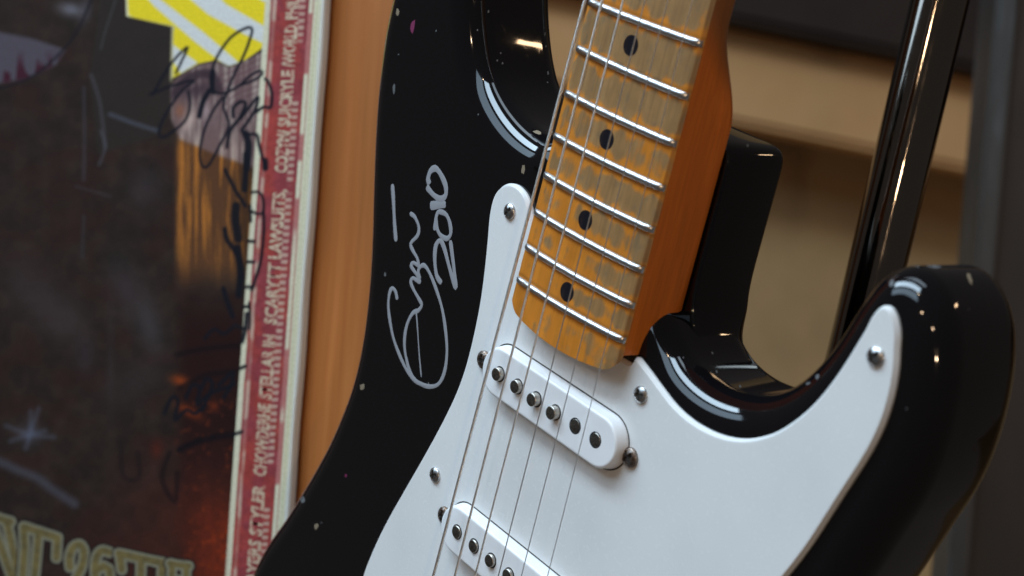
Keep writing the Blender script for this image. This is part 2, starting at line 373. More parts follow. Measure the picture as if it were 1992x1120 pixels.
# ---- frets
def fret(n):
    ya, yb = fret_ends(n); ym = .5 * (ya + yb); hw = nw(ym) / 2
    xs = np.linspace(-hw + .25, hw - .35, 40); sec = 9; Vv = []; Ff = []
    for i, x in enumerate(xs):
        t = (x + hw) / (2 * hw); y = ya + (yb - ya) * t; e = min(i, 39 - i); k = (0.25, .75, 1.)[min(e, 2)] if e < 3 else 1.
        zb = ztop(x) - .9 * float(sm(.955, 1, abs(x) / hw)) - .05
        for q in range(sec):
            a = math.pi * q / (sec - 1)
            Vv.append((x, y + 1.22 * math.cos(a) * (1 if k > .9 else .93), zb + 1.25 * k * math.sin(a) ** .8))
    for i in range(39):
        for q in range(sec - 1): Ff.append((i * sec + q, i * sec + q + 1, (i + 1) * sec + q + 1, (i + 1) * sec + q))
        Ff.append((i * sec + sec - 1, i * sec, (i + 1) * sec, (i + 1) * sec + sec - 1))
    Ff += [tuple(range(sec))[::-1], tuple(range(39 * sec, 40 * sec))]
    return link_mesh('fret', np.array(Vv) * .001, Ff, M['nickel'], guitar, True, 60)
for n in range(21, 0, -1): fret(n)

# ---- dots
def dot(x, y, r=3.25):
    Vv = [(x, y, ztop(x) + .05)]; k = 32
    for i in range(k):
        a = 2 * math.pi * i / k; px, py = x + r * math.cos(a), y + r * math.sin(a); Vv.append((px, py, ztop(px) + .05))
    for i in range(k):
        a = 2 * math.pi * i / k; px, py = x + (r + .02) * math.cos(a), y + (r + .02) * math.sin(a); Vv.append((px, py, ztop(px) - .3))
    Ff = [(0, 1 + i, 1 + (i + 1) % k) for i in range(k)] + [(1 + i, 1 + k + i, 1 + k + (i + 1) % k, 1 + (i + 1) % k) for i in range(k)]
    return link_mesh('dot_inlay', np.array(Vv) * .001, Ff, M['inlay'], guitar, True, 40)
for u, v in ((1103, 567.5), (1138.5, 428), (1180, 271), (1227, 88)):
    q = onface(u, v, ztop(0)); dot(q[0], q[1])
for n in (3, 5, 7, 9): dot(0, (fy(n) + fy(n - 1)) / 2)
for x in (-8, 8): dot(x, (fy(12) + fy(11)) / 2)

# ---- strings
SPX = {1: [(1135,0),(1098,171),(1030,400),(1023,434),(994,551),(952,705),(929.5,798),(881,974),(843,1120)],
2: [(1173,0),(1123,193),(1068,400),(1041.5,507),(1014,606),(979,753),(948,880),(914,1008.6),(885,1120)],
3: [(1213,0),(1161,200),(1110,400),(1078,515),(1047,643),(1006,806),(971,937),(947,1030),(926,1116)],
4: [(1248,29),(1178.6,293),(1155,393),(1115,548),(1085.5,672),(1062,758),(1030,880),(983.6,1062),(970.7,1118)],
5: [(1286,54),(1236,246),(1210,350),(1158.6,555),(1118,709),(1098,790),(1060.7,937),(1015.7,1118)],
6: [(1330,71),(1303.6,171),(1259,357),(1184,650),(1163.8,720),(1147.7,790),(1111.6,937),(1067,1118)]}
SR = {1: .58, 2: .47, 3: .36, 4: .23, 5: .18, 6: .15}
def tube(name, a, b, r, m, parent, k=10, segs=1):
    a = np.array(a, float); b = np.array(b, float); d = (b - a) / np.linalg.norm(b - a)
    x = np.cross(d, [0, 0, 1.]); x = np.cross(d, [1., 0, 0]) if np.linalg.norm(x) < .1 else x; x /= np.linalg.norm(x); y = np.cross(d, x)
    Vv = []; Ff = []
    for s in range(segs + 1):
        c = a + (b - a) * s / segs
        Vv += [c + r * (x * math.cos(2 * math.pi * i / k) + y * math.sin(2 * math.pi * i / k)) for i in range(k)]
    for s in range(segs):
        Ff += [(s * k + i, s * k + (i + 1) % k, (s + 1) * k + (i + 1) % k, (s + 1) * k + i) for i in range(k)]
    Ff += [tuple(range(k)), tuple(range(segs * k, segs * k + k))[::-1]]
    o = link_mesh(name, Vv, Ff, m, parent, True, 60); return o
for i in SPX:
    zn = ztop(-17 + 6.8 * (i - 1)) + 1.6; x0 = -27 + 10.8 * (i - 1); z190 = ztop(x0 * .93) + 1.2 + 1.9 + SR[i]
    zs = zn + (z190 - zn) / (1 - 190 / 648.); pts = []
    for u, v in SPX[i]:
        z = z190
        for _ in range(6): q = onface(u, v, z); z = zs + (zn - zs) * q[1] / 648
        pts.append(q)
    pts = np.array(pts); a = np.polyfit(pts[:, 1], pts[:, 0], 1)
    tube('string', np.array((a[1], 0, zs)) * .001, np.array((np.polyval(a, 648), 648, zn)) * .001, SR[i] * .001, M['wound'] if i < 4 else M['steel'], guitar, 12)

# ---- pickups
def stadium(L, W, n=20):
    pts = []
    for s in (1, -1):
        for k in range(n + 1):
            a = -math.pi / 2 + math.pi * k / n
            pts.append((s * ((L - W) / 2 + W / 2 * math.cos(a)), s * W / 2 * math.sin(a)))
    return ccw(np.array(pts))
def screw(name, x, y, z, r, h, m, ang, pan=True, tilt=0, par=None):
    nr_, na = 22, 64; Vv = [(0, 0, h)]; 
    ca_, sa_ = math.cos(ang), math.sin(ang)
    def hz(px, py):
        rr = math.hypot(px, py) / r
        zz = h * (1 - .62 * rr ** 2.4) if rr < .98 else h * .3
        u_, v_ = abs(px * ca_ + py * sa_), abs(-px * sa_ + py * ca_)
        s = min(u_, v_); l = max(u_, v_)
        if s < .19 * r and l < .66 * r: zz -= h * .75 * (1 - .5 * l / (.6 * r))
        return zz
    Vv = [(0, 0, hz(0, 0))]
    for i in range(1, nr_ + 1):
        for j in range(na):
            a = 2 * math.pi * j / na; rr = r * i / nr_; px, py = rr * math.cos(a), rr * math.sin(a); Vv.append((px, py, hz(px, py)))
    for j in range(na):
        a = 2 * math.pi * j / na; Vv.append((r * math.cos(a), r * math.sin(a), -.6))
    Ff = [(0, 1 + j, 1 + (j + 1) % na) for j in range(na)]
    for i in range(nr_):
        for j in range(na): Ff.append((1 + i * na + j, 1 + (i + 1) * na + j, 1 + (i + 1) * na + (j + 1) % na, 1 + i * na + (j + 1) % na))
    Vv = np.array(Vv)
    if tilt: 
        zt = Vv[:, 0] * math.sin(tilt); Vv[:, 2] += zt
    Vv += (x, y, z)
    o_ = link_mesh(name, Vv * .001, Ff, m, par or guitar, True, 35); o_.data.materials.append(M['recess_dark'])
    for pf in o_.data.polygons:
        cxy = pf.center * 1000 - Vector((x, y, z)); u_, v_ = abs(cxy.x * ca_ + cxy.y * sa_), abs(-cxy.x * sa_ + cxy.y * ca_)
        if min(u_, v_) < .19 * r and max(u_, v_) < .64 * r: pf.material_index = 1
    return o_
def pickup(poles, prot, yc, xc, ztopc, scr, dz=None, tiltx=0):
    pk = bpy.data.objects.new('pickup', None); COL.objects.link(pk); pk.parent = guitar
    S = stadium(72.5, 19.2); S = resample(S, .8) + (xc, yc)
    slab('cover', S, [(2.2, ztopc), (1.75, ztopc), (1.45, ztopc - .06), (1.15, ztopc - .22), (.92, ztopc - .5), (.78, ztopc - .9), (.25, 2.6), (0, .9)], M['cover'], pk, sharp=70)
    slab('gap_shadow_ring', S, [(1.5, 2.235), (-.05, 2.235), (-.32, 2.225), (-.32, 1.5)], M['recess_dark'], pk, sharp=30)  # dark ring on the guard: shadow line of the cover gap painted in
    for (px, py), pr_ in zip(poles, prot):
        r = 2.35
        hol = tube('pole_hole', np.array((px, py, ztopc - .2)) * .001, np.array((px, py, ztopc + .04)) * .001, (r + .42) * .001, M['hole'], pk, 28)
        # magnet with softened edge
        k = 28; prof = [(r, -1), (r, pr_ - .35), (r * .93, pr_ - .08), (r * .8, pr_)]
        Vv = []; Ff = []
        for rr, zz in prof: Vv += [(px + rr * math.cos(2 * math.pi * i / k), py + rr * math.sin(2 * math.pi * i / k), ztopc + zz) for i in range(k)]
        Vv.append((px, py, ztopc + pr_ - .05))
        for s in range(3): Ff += [(s * k + i, s * k + (i + 1) % k, (s + 1) * k + (i + 1) % k, (s + 1) * k + i) for i in range(k)]
        Ff += [(3 * k + i, 3 * k + (i + 1) % k, 4 * k) for i in range(k)]
        po = link_mesh('pole_piece', np.array(Vv) * .001, Ff, M['pole_side'], pk, True, 50); po.data.materials.append(M['pole'])
        for pf in po.data.polygons:
            if pf.index >= 2 * k: pf.material_index = 1
    for (sx, sy), a in zip(scr, (.3, .9)): screw('mounting_screw', sx, sy, 2.4, 3.3, 1.9, M['rusty'], a, par=pk)
    return pk
ZC = 7.0
pl = [onface(u, v, ZC)[:2] for u, v in ((970, 728), (1007, 751), (1046, 776.5), (1083, 801.5), (1118, 828), (1156, 856))]
cfit = np.polyfit(range(6), np.array(pl), 1); pl = [tuple(cfit[0] * i + cfit[1]) for i in range(6)]
print('neck poles', np.round(pl, 1))
sc1 = [tuple(onface(u, v, 3.4)[:2]) for u, v in ((938, 700), (1222, 890))]; print('scr', np.round(sc1, 1))
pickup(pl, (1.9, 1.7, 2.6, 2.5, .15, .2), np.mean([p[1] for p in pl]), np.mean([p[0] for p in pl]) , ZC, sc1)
pl2 = [onface(u, v, ZC)[:2] for u, v in ((888, 1037), (922, 1062), (957, 1087))]
d2 = np.array(cfit[0]); p0 = np.mean([np.array(p) - d2 * i for i, p in enumerate(pl2)], 0); pl2 = [tuple(p0 + d2 * i) for i in range(6)]
print('mid poles', np.round(pl2, 1))
s2 = onface(861, 1003, 3.4)[:2]
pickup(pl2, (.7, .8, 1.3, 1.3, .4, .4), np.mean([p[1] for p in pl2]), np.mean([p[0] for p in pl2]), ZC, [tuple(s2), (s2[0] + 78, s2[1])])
# bridge pickup and plain bridge below the picture
for (u, v), a in zip(((988, 411), (1243, 768), (1700, 694), (843, 924)), (.9, .35, 1.1, .5)):
    q = onface(u, v, 3.2); screw('pickguard_screw', q[0], q[1], 2.15, 2.85, 1.7, M['screw'], a)
br = resample(stadium(86, 52)[:, :] * .98 + (0, -14), 2); br = np.array([(-43, -36), (43, -36), (43, 6), (-43, 6)], float)
slab('bridge_plate', br, [(1, 3.4), (0, 2.6), (0, .3)], M['nickel'], guitar, sharp=30)
for i in range(6):
    x = -27 + 10.8 * i; q = np.array([(x - 5, -16), (x + 5, -16), (x + 5, 3), (x - 5, 3)], float)
    slab('bridge_saddle', q, [(1, 12.6), (.3, 12), (0, 3.4)], M['nickel'], guitar, sharp=30)

# ---- autograph
def ribbon(V_, F_, pts, w, z, zrise=.0):
    p = spline(pts, 8, False); d = np.gradient(p, axis=0); d /= np.linalg.norm(d, axis=1)[:, None] + 1e-9; nn = np.c_[-d[:, 1], d[:, 0]]
    n = len(p); base = len(V_); prof = [(-1, 0), (-.75, .6), (0, 1), (.75, .6), (1, 0)]
    for i in range(n):
        e = min(i, n - 1 - i); ww = w * (.55, .85, 1.)[min(e, 2)] * (1 + .12 * math.sin(i * .37))
        for a, b in prof: V_.append((*(p[i] + nn[i] * a * ww / 2), z + zrise * i / n + b * .07))
    for i in range(n - 1):
        for k in range(4): F_.append((base + i * 5 + k, base + (i + 1) * 5 + k, base + (i + 1) * 5 + k + 1, base + i * 5 + k + 1))
def zpx(pts): return [tuple(onface(700 + x / 2.334, 300 + y / 2.333, 0)[:2]) for x, y in pts]
sig = [([(148,135),(153,210),(158,310),(165,395)], 1.25),
 ([(228,268),(250,285),(268,330),(262,368),(232,404),(240,434),(260,470),(266,502),(243,492),(234,508),(258,545),(272,578),(242,562),(232,580),(246,616),(268,655),(281,684),(266,708),(240,722),(214,775),(203,850),(210,920),(230,990),(262,1032),(310,1053),(355,1044),(384,990),(396,900),(390,800),(374,700),(350,620),(322,548),(298,508),(280,506),(266,530),(274,566)], 1.0),
 ([(170,660),(162,622),(148,608),(136,628),(130,685),(138,760),(155,840),(185,920),(220,990),(256,1030),(300,1050)], 1.0),
 ([(255,700),(262,780),(270,900),(280,1010)], .45),
 ([(372,585),(350,550),(341,480),(346,415),(365,392),(384,425),(408,515),(436,603),(428,515),(412,390)], 1.25),
 ([(346,285),(350,330),(366,366),(396,382),(413,360),(411,318),(396,278),(372,262),(352,270),(340,345)], 1.15),
 ([(320,234),(350,230),(392,227)], 1.9),
 ([(318,136),(311,112),(322,76),(345,64),(368,90),(390,140),(391,184),(368,203),(334,182),(305,146)], 1.45)]
Vv = []; Ff = []
for k, (pts, ww) in enumerate(sig): ribbon(Vv, Ff, zpx(pts), ww * 1.6, .03 + .012 * k, .05)
sg = link_mesh('silver_autograph', np.array(Vv) * .001, Ff, M['ink_silver'], guitar)
sg['label'] = 'silver marker autograph with the year 2010 written upward'

# ---- paint chips
def chip(u, v, wu, hv, m, ang=0, name='paint_chip'):
    c, nrm = ray(u, v)
    if c is None: return
    k = 11; pts = []
    for i in range(k):
        a = 2 * math.pi * i / k; s = .75 + .5 * random.random()
        x, y = wu / 2 * s * math.cos(a), hv / 2 * s * math.sin(a)
        h, n_ = ray(u + x * math.cos(ang) - y * math.sin(ang), v + x * math.sin(ang) + y * math.cos(ang))
        if h is None or (h - c).length > .012: h, n_ = c, nrm
        pts.append(h + n_ * 4e-5)
    vv = [c + nrm * 7e-5] + pts
    link_mesh(name, vv, [(0, 1 + i, 1 + (i + 1) % k) for i in range(k)], m, guitar)
for a in ((1018, 329, 8, 20, 'chip', .1), (803, 52, 8, 26, 'chip_pink', .2), (773.5, 24, 6, 16, 'chip', 0), (766.5, 173, 5, 20, 'chip_grey', 0), (705, 752, 9, 12, 'chip', .3), (673, 925, 4, 6, 'chip_pink', 0), (589, 972, 8, 12, 'chip_grey', .3), (615, 1024, 8, 14, 'chip', .2),
          (1060, 66, 3, 7, 'chip_grey', 0), (1062, 90, 3, 5, 'chip_grey', 0), (1066, 142, 3, 7, 'chip_grey', 0), (1065, 160, 3, 4, 'chip_grey', 0), (1886, 541, 8, 24, 'chip', -.4), (1815, 518, 26, 6, 'chip_grey', .1), (1735, 551, 7, 16, 'chip_grey', .4), (1688, 572, 5, 9, 'chip_grey', 0),
          (1590, 733, 6, 10, 'chip_grey', .4), (1572, 746, 10, 4, 'chip_grey', -.4), (749, 534, 4, 8, 'chip_grey', 0), (974, 103, 3, 4, 'chip_grey', 0), (950, 22, 3, 6, 'chip_grey', 0), (1045, 257, 18, 6, 'chip', .25), (1454, 283, 5, 6, 'chip_grey', 0), (1468, 709, 12, 5, 'chip_grey', .1)):
    chip(a[0], a[1], a[2], a[3], M[a[4]], a[5])

for k in range(18):                                          # tiny nicks and dust on the lacquer
    u_, v_ = random.choice([(random.uniform(770, 1060), random.uniform(0, 240)), (random.uniform(600, 880), random.uniform(600, 1110)), (random.uniform(1290, 1520), random.uniform(600, 830)), (random.uniform(1760, 1960), random.uniform(540, 1000))])
    w_ = random.uniform(1.6, 3.4); chip(u_, v_, w_, w_ * random.uniform(1, 2), M['chip_grey'], random.uniform(-.5, .5), 'lacquer_nick')

# ------------------------------------------------------------------ POSTER
PU = np.array([.072, -.9974, 0]); PU /= np.linalg.norm(PU)
PH = np.array([1, .0722, -.69]); PH /= np.linalg.norm(PH)
PN = np.cross(PH, PU); PN = PN if PN[2] < 0 else -PN           # towards the lens
DP = 722.
P0 = np.array([(607 - 996) / FPX * DP, (480 - 560) / FPX * DP, DP])   # on the right front edge
def pl2px(s, q):
    X_ = P0[None] + s[:, None] * PH + q[:, None] * PU
    return 996 + FPX * X_[:, 0] / X_[:, 2], 560 + FPX * X_[:, 1] / X_[:, 2]
def px2pl(u, v):
    d = np.array([(u - 996) / FPX, (v - 560) / FPX, 1.]); t = (P0 @ PN) / (d @ PN); X_ = d * t - P0
    return X_ @ PH, X_ @ PU
c = [px2pl(u, v) for u, v in ((-60, -60), (-60, 1190), (640, -60), (560, 1190))]
smin = min(a[0] for a in c); qmin = min(a[1] for a in c); qmax = max(a[1] for a in c)
print('poster', smin, qmin, qmax)
poster = bpy.data.objects.new('signed_poster', None); COL.objects.link(poster)
def frame_mat(o_, ax, ay, az):
    a, b, c_ = MW @ ax, MW @ ay, MW @ az; w_ = c2w(o_)
    return Matrix([[a[i], b[i], c_[i], w_[i]] for i in range(3)] + [[0, 0, 0, 1]])
poster.matrix_world = frame_mat(P0, PH, PU, PN)
poster['label'] = 'signed concert poster with yellow rays and red lettered border beside the guitar'; poster['category'] = 'poster'
st = .62
S_ = np.arange(smin, 0 + st, st); S_ = S_ - S_[-1]; S_ = S_[S_ < -4.9]; Q_ = np.arange(qmin, qmax, st)
SS, QQ = np.meshgrid(S_, Q_); s = SS.ravel(); q = QQ.ravel(); U, Vp = pl2px(s, q)

def poly(pts, soft=2.):
    pts = np.array(pts, float); inside = np.zeros(len(U), bool); dist = np.full(len(U), 1e9)
    for (x1, y1), (x2, y2) in zip(pts, np.roll(pts, -1, 0)):
        cnd = ((y1 > Vp) != (y2 > Vp)); xi = (x2 - x1) * (Vp - y1) / ((y2 - y1) if y2 != y1 else 1e-9) + x1; inside ^= (cnd & (U < xi))
        dx, dy = x2 - x1, y2 - y1; t = np.clip(((U - x1) * dx + (Vp - y1) * dy) / (dx * dx + dy * dy + 1e-9), 0, 1)
        dist = np.minimum(dist, np.hypot(U - x1 - t * dx, Vp - y1 - t * dy))
    return sm(-soft, soft, np.where(inside, dist, -dist))
def line(pts, soft=True, curve=True):
    p = spline(pts, 6, False) if curve and len(pts) > 2 else np.array(pts, float); dist = np.full(len(U), 1e9)
    lo, hi = p.min(0) - 40, p.max(0) + 40; msk = (U > lo[0]) & (U < hi[0]) & (Vp > lo[1]) & (Vp < hi[1]); u, v = U[msk], Vp[msk]; dd = np.full(len(u), 1e9)
    for (x1, y1), (x2, y2) in zip(p[:-1], p[1:]):
        dx, dy = x2 - x1, y2 - y1; t = np.clip(((u - x1) * dx + (v - y1) * dy) / (dx * dx + dy * dy + 1e-9), 0, 1)
        dd = np.minimum(dd, np.hypot(u - x1 - t * dx, v - y1 - t * dy))
    dist[msk] = dd; return dist
def blob(x, y, rx, ry, ang=0.):
    c_, s_ = math.cos(ang), math.sin(ang); a = ((U - x) * c_ + (Vp - y) * s_) / rx; b = (-(U - x) * s_ + (Vp - y) * c_) / ry
    return np.exp(-(a * a + b * b))
C = np.tile(np.array([46., 35., 30.]), (len(U), 1))
def over(mask, c):
    global C
    mask = np.clip(mask, 0, 1)[:, None]; C = C * (1 - mask) + np.array(c, float) * mask if not isinstance(c, np.ndarray) or c.ndim == 1 else C * (1 - mask) + c * mask
nz = fbm(26, 26, U + 900, Vp + 900, 101); nz2 = fbm(9, 9, U + 900, Vp + 900, 131); nv = fbm(7, 120, U + 900, Vp + 900, 151); nh = fbm(60, 40, U + 900, Vp + 900, 171, 5)
C += (nz[:, None] - .5) * np.array([24, 16, 14]) 
over(sm(.45, .75, nh) * .6, (50, 30, 26))
over(poly([(235, -90), (243, 32), (335, 52), (331, 210), (312, 262), (190, 300), (175, 150), (190, 40), (200, -90)], 4) * .8, (46, 39, 35))
over(poly([(-90, 45), (60, 74), (128, 96), (110, 125), (55, 152), (-90, 178)], 4), (78, 70, 76))
over(poly([(-90, 45), (60, 74), (128, 96), (110, 125), (55, 152), (-90, 178)], 4) * sm(.5, .6, noise_grid(9, 40, U, Vp, 5)) * sm(90, 140, Vp), (62, 28, 38))
over(blob(138, 18, 24, 13, .2) * .9, (104, 100, 106)); over(blob(165, 20, 12, 26, .2) * .6, (84, 80, 86))
over(sm(5, 1, line([(185, -20), (150, 60), (110, 110), (60, 150), (0, 172)])) * .7, (28, 24, 28))
over(sm(4, 0, line([(225, 0), (205, 60), (196, 95)])) * .5, (74, 72, 76))
over(sm(6, 1, line([(163, 170), (164, 260), (163, 350)])) * .5, (66, 60, 66)); over(sm(6, 1, line([(177, 145), (192, 190), (200, 240), (204, 285)])) * .5, (78, 74, 80))
over(sm(7, 2, line([(214, 222), (262, 240), (306, 254)])) * .65, (76, 76, 86)); over(sm(5, 1, line([(196, 255), (205, 285), (193, 320)])) * .5, (80, 78, 84))
over(sm(5, 1, line([(148, 362), (175, 370), (215, 382)])) * .4, (66, 58, 62)); over(sm(6, 1, line([(163, 420), (160, 500)])) * .4, (60, 58, 62))
over(blob(282, 365, 34, 40) * .35, (66, 60, 66)); over(blob(60, 560, 46, 70, -.7) * .45, (64, 56, 56)); over(blob(120, 620, 48, 40, .6) * .5, (66, 57, 57))
over(blob(245, 560, 30, 60, -.3) * .45, (64, 60, 64)); over(blob(290, 630, 24, 60, -.2) * .6, (72, 66, 68)); over(blob(260, 745, 60, 40, -.5) * .35, (56, 50, 51)); over(blob(165, 690, 18, 40) * .35, (60, 52, 60))
for a in ((12, 828, 105, 850), (60, 800, 50, 872), (75, 795, 55, 850), (20, 858, 88, 838)): over(sm(9, 0, line([(a[0], a[1]), (58, 845), (a[2], a[3])])) * .45, (82, 84, 96))
over(blob(58, 844, 20, 20) * .5, (90, 90, 104))
over(sm(16, 0, line([(0, 898), (30, 912), (70, 928), (100, 950), (145, 980)])) * .5, (84, 86, 100))
over(blob(215, 700, 8, 120) * .25, (62, 56, 58))
# dark red to orange ground at the right and bottom
bx_ = sm(330, 370, U); over(bx_ * sm(540, 650, Vp) * .9, (40, 20, 18))
over(sm(160, 420, U + (Vp - 900) * .5) * sm(800, 1000, Vp) * (.35 + .6 * nz), (72, 34, 26))
over(sm(330, 430, U) * sm(930, 1060, Vp + 40 * nz) * (.3 + .7 * nz2), (132, 46, 24))
over(sm(.62, .8, nz2) * sm(320, 380, U) * sm(700, 800, Vp) * .35, (150, 60, 26)); over(blob(350, 740, 18, 10, .3) * .8, (150, 62, 24)); over(blob(368, 800, 26, 9, .5) * .8, (140, 54, 22)); over(blob(305, 875, 12, 20) * .6, (92, 36, 26)); over(blob(416, 790, 9, 10) * .6, (130, 50, 24))
over(sm(10, 3, line([(350, 875), (380, 860), (420, 850), (455, 845)])) * .8, (20, 16, 20)); over(sm(8, 2, line([(330, 880), (315, 930), (340, 975), (345, 920)])) * .6, (28, 18, 20)); over(sm(8, 2, line([(235, 860), (240, 925), (270, 930), (268, 880)])) * .4, (28, 20, 22))
over(sm(9, 2, line([(350, 755), (400, 730), (460, 722)])) * .6, (22, 16, 18)); over(sm(9, 2, line([(345, 690), (400, 678), (465, 672)])) * .6, (22, 16, 18))
# curtain of brown streaks
cur = sm(333, 352, U) * sm(230, 290, Vp) * (1 - sm(500, 580, Vp))
hot = sm(.42, .72, nv) * (1 - sm(420, 560, Vp) * .7)
streak = np.array([92, 58, 36.]) * (1 - hot[:, None]) + np.array([172, 104, 44.]) * hot[:, None]
streak = streak * (1 - .5 * sm(440, 520, U))[:, None]
over(cur * .95, streak)
# hair and face mass
hair = poly([(333, 165), (345, 150), (380, 128), (420, 118), (445, 130), (470, 118), (512, 100), (530, 250), (505, 330), (420, 300), (350, 270), (333, 230)], 5)
hc = np.array([116, 90, 88.]) * (1 - sm(.4, .7, nv)[:, None]) + np.array([172, 150, 140.]) * sm(.4, .7, nv)[:, None]
over(hair * .9, hc); over(hair * sm(14, 4, line([(335, 185), (370, 150), (410, 145), (425, 175)])) * .8, (52, 38, 44)); over(blob(385, 175, 34, 18, -.2) * .8, (58, 42, 48))
for k in range(6): over(hair * sm(3, 0, line([(420 + k * 4, 150 + k * 14), (460, 135 + k * 12), (512, 112 + k * 13)])) * .6, (96, 62, 68))
over(blob(368, 235, 12, 26, .4) * .7, (206, 176, 160)); over(blob(400, 215, 9, 24) * .6, (180, 156, 152)); over(blob(350, 215, 10, 14) * .6, (150, 90, 60))
# yellow rays
ye = poly([(243, -90), (246, 31), (335, 51), (333, 153), (352, 143), (385, 124), (420, 116), (446, 128), (478, 116), (512, 92), (530, -90)], 1.6)
over(ye, (226, 198, 40)); wt = (205, 202, 196)
for pp in ([(255, -40), (262, -40), (395, 62), (470, 126), (452, 134), (440, 128), (380, 82), (300, 12)], [(330, -60), (375, -60), (440, 8), (520, 54), (520, 88), (470, 64), (405, 28), (360, -10)], [(333, 84), (352, 98), (385, 122), (352, 143), (335, 118)], [(455, -60), (530, -60), (530, 12), (500, -4)]):
    over(ye * poly(pp, 2.2), wt)
over(ye * sm(6, 2, line([(240, -60), (246, 32), (262, 39), (335, 54)], curve=False)), (214, 210, 196)); over(poly([(333, 51), (338, 51), (335, 158), (330, 158)], 1.2) * .8, (150, 140, 110))
over(ye * sm(5, 0, line([(333, 56), (336, 150)])) * .6, (200, 190, 150))
# gold title letters
def letter(strokes, w_=8):
    d = np.full(len(U), 1e9)
    for st_ in strokes: d = np.minimum(d, line([(x / 4.33, 960 + y / 4.33) for x, y in st_], curve=len(st_) > 4))
    over(sm(w_ + 7, w_ + 3, d) * .85, (28, 20, 22)); over(sm(w_ + 3.5, w_ + 1., d), (124, 118, 98)); over(sm(w_ - 1.5, w_ - 4, d), np.array([104, 90, 56.]) + (nz2[:, None] - .5) * np.array([50, 40, 20])); 
letter([[(-90, 190), (20, 480), (120, 760)], [(-120, 175), (-20, 205), (90, 238)], [(60, 250), (110, 480), (150, 700)]], 9)
letter([[(200, 280), (340, 325), (485, 372)], [(325, 330), (305, 560), (285, 760)], [(200, 290), (208, 450), (190, 700)], [(482, 390), (476, 540)]], 9)
letter([[(590, 620), (585, 540), (615, 455), (670, 430), (705, 480), (700, 580), (650, 700), (590, 800)]], 9)
letter([[(920, 495), (860, 480), (815, 530), (800, 640), (815, 780)], [(810, 650), (870, 610), (920, 640), (930, 760)]], 9)
letter([[(1000, 505), (1180, 545), (1370, 582)], [(1010, 520), (1025, 640)], [(1190, 560), (1180, 860)], [(1370, 590), (1362, 680)]], 9)
letter([[(1450, 590), (1440, 860)], [(1570, 610), (1565, 860)], [(1430, 588), (1500, 600), (1590, 612)], [(1450, 720), (1560, 735)]], 8)
# border: positions across the strip follow the edge lines
xin = 516.7 + (438.6 - 516.7) * Vp / 1120.; a = (U - xin)
wob = (noise_grid(14, 14, U, Vp, 9) - .5) * 1.6; aa = a + wob * .4
rmix = sm(.35, .65, fbm(40, 60, U, Vp, 71))[:, None]; red = np.array([152, 62, 56.]) * (1 - rmix) + np.array([138, 60, 64.]) * rmix; red = red * (.85 + .3 * nz2[:, None])
cream = np.array([206, 198, 170.])
over(sm(-1.2, .6, a), cream)
over(sm(9.5, 11, aa) * (1 - sm(84, 86, aa)), red)
bead = sm(.40, .55, noise_grid(20, 26, U, Vp, 61)); over(sm(14, 15.5, aa) * (1 - sm(21, 22.5, aa)) * (.35 + .65 * bead) * .8, (196, 172, 150))
teeth = .5 + .5 * np.cos(2 * math.pi * Vp / 13.4); grp = sm(.30, .42, noise_grid(30, 46, U * 0, Vp, 19))
over(sm(65, 66.5, aa) * (1 - sm(77, 78.5, aa)) * sm(.25, .7, teeth) * grp * .8, (198, 172, 150))
over(sm(85, 86, aa) * (1 - sm(200, 201, aa)), cream)
over(sm(91.5, 93, aa) * (1 - sm(94, 95.5, aa)) * .8, (160, 96, 84)); over(sm(99, 100, aa) * (1 - sm(101.5, 102.5, aa)) * .5, (176, 168, 120))
over(sm(84, 86, aa) * (1 - sm(92, 93, aa)) * (1 - sm(.35, .45, noise_grid(40, 58, U * 0, Vp, 43))) * .8, (164, 84, 84))
over(sm(108, 112, aa), (208, 206, 192)); 
over(sm(0, 2, a) * (1 - sm(4, 7, a)) * (1 - sm(0, 1, a) * 0) * sm(980, 1120, Vp) * .3, (160, 150, 130))
# black marker signatures
ink = [([(60,620),(110,530),(180,420),(240,350),(288,312),(250,400),(212,480)],5),([(40,622),(120,590),(200,560),(330,530),(260,590),(190,680),(120,800),(98,870),(125,905),(200,860),(275,790),(305,690),(290,600)],5),
 ([(460,620),(440,520),(475,390),(560,260),(640,200),(698,180),(712,215),(665,350),(600,480),(555,590),(525,700),(560,820),(510,940),(430,1085),(385,1095),(368,1010),(395,870),(450,740),(520,640)],5.5),
 ([(440,600),(520,615),(620,570),(700,500),(765,465),(778,490),(720,530),(640,560)],5),([(455,470),(450,560),(455,600)],13),([(430,600),(390,670),(365,765)],14),([(590,770),(590,710),(640,670),(670,690),(630,780),(570,860),(548,970)],8),
 ([(640,780),(700,700),(752,640),(735,720),(680,810),(645,860),(670,890)],7),([(740,740),(790,705),(835,708),(845,620),(820,540),(800,520)],7),([(670,880),(690,960),(680,1110)],20),([(690,885),(745,890),(760,960),(800,1100)],7),([(800,1060),(800,1110)],16)]
for pts, w_ in ink: over(sm(w_ / 3.392 * 1.25 + 2.1, w_ / 3.392 * .75, line([(280 + x / 3.392, y / 3.392) for x, y in pts])) * .95, (22, 22, 30))
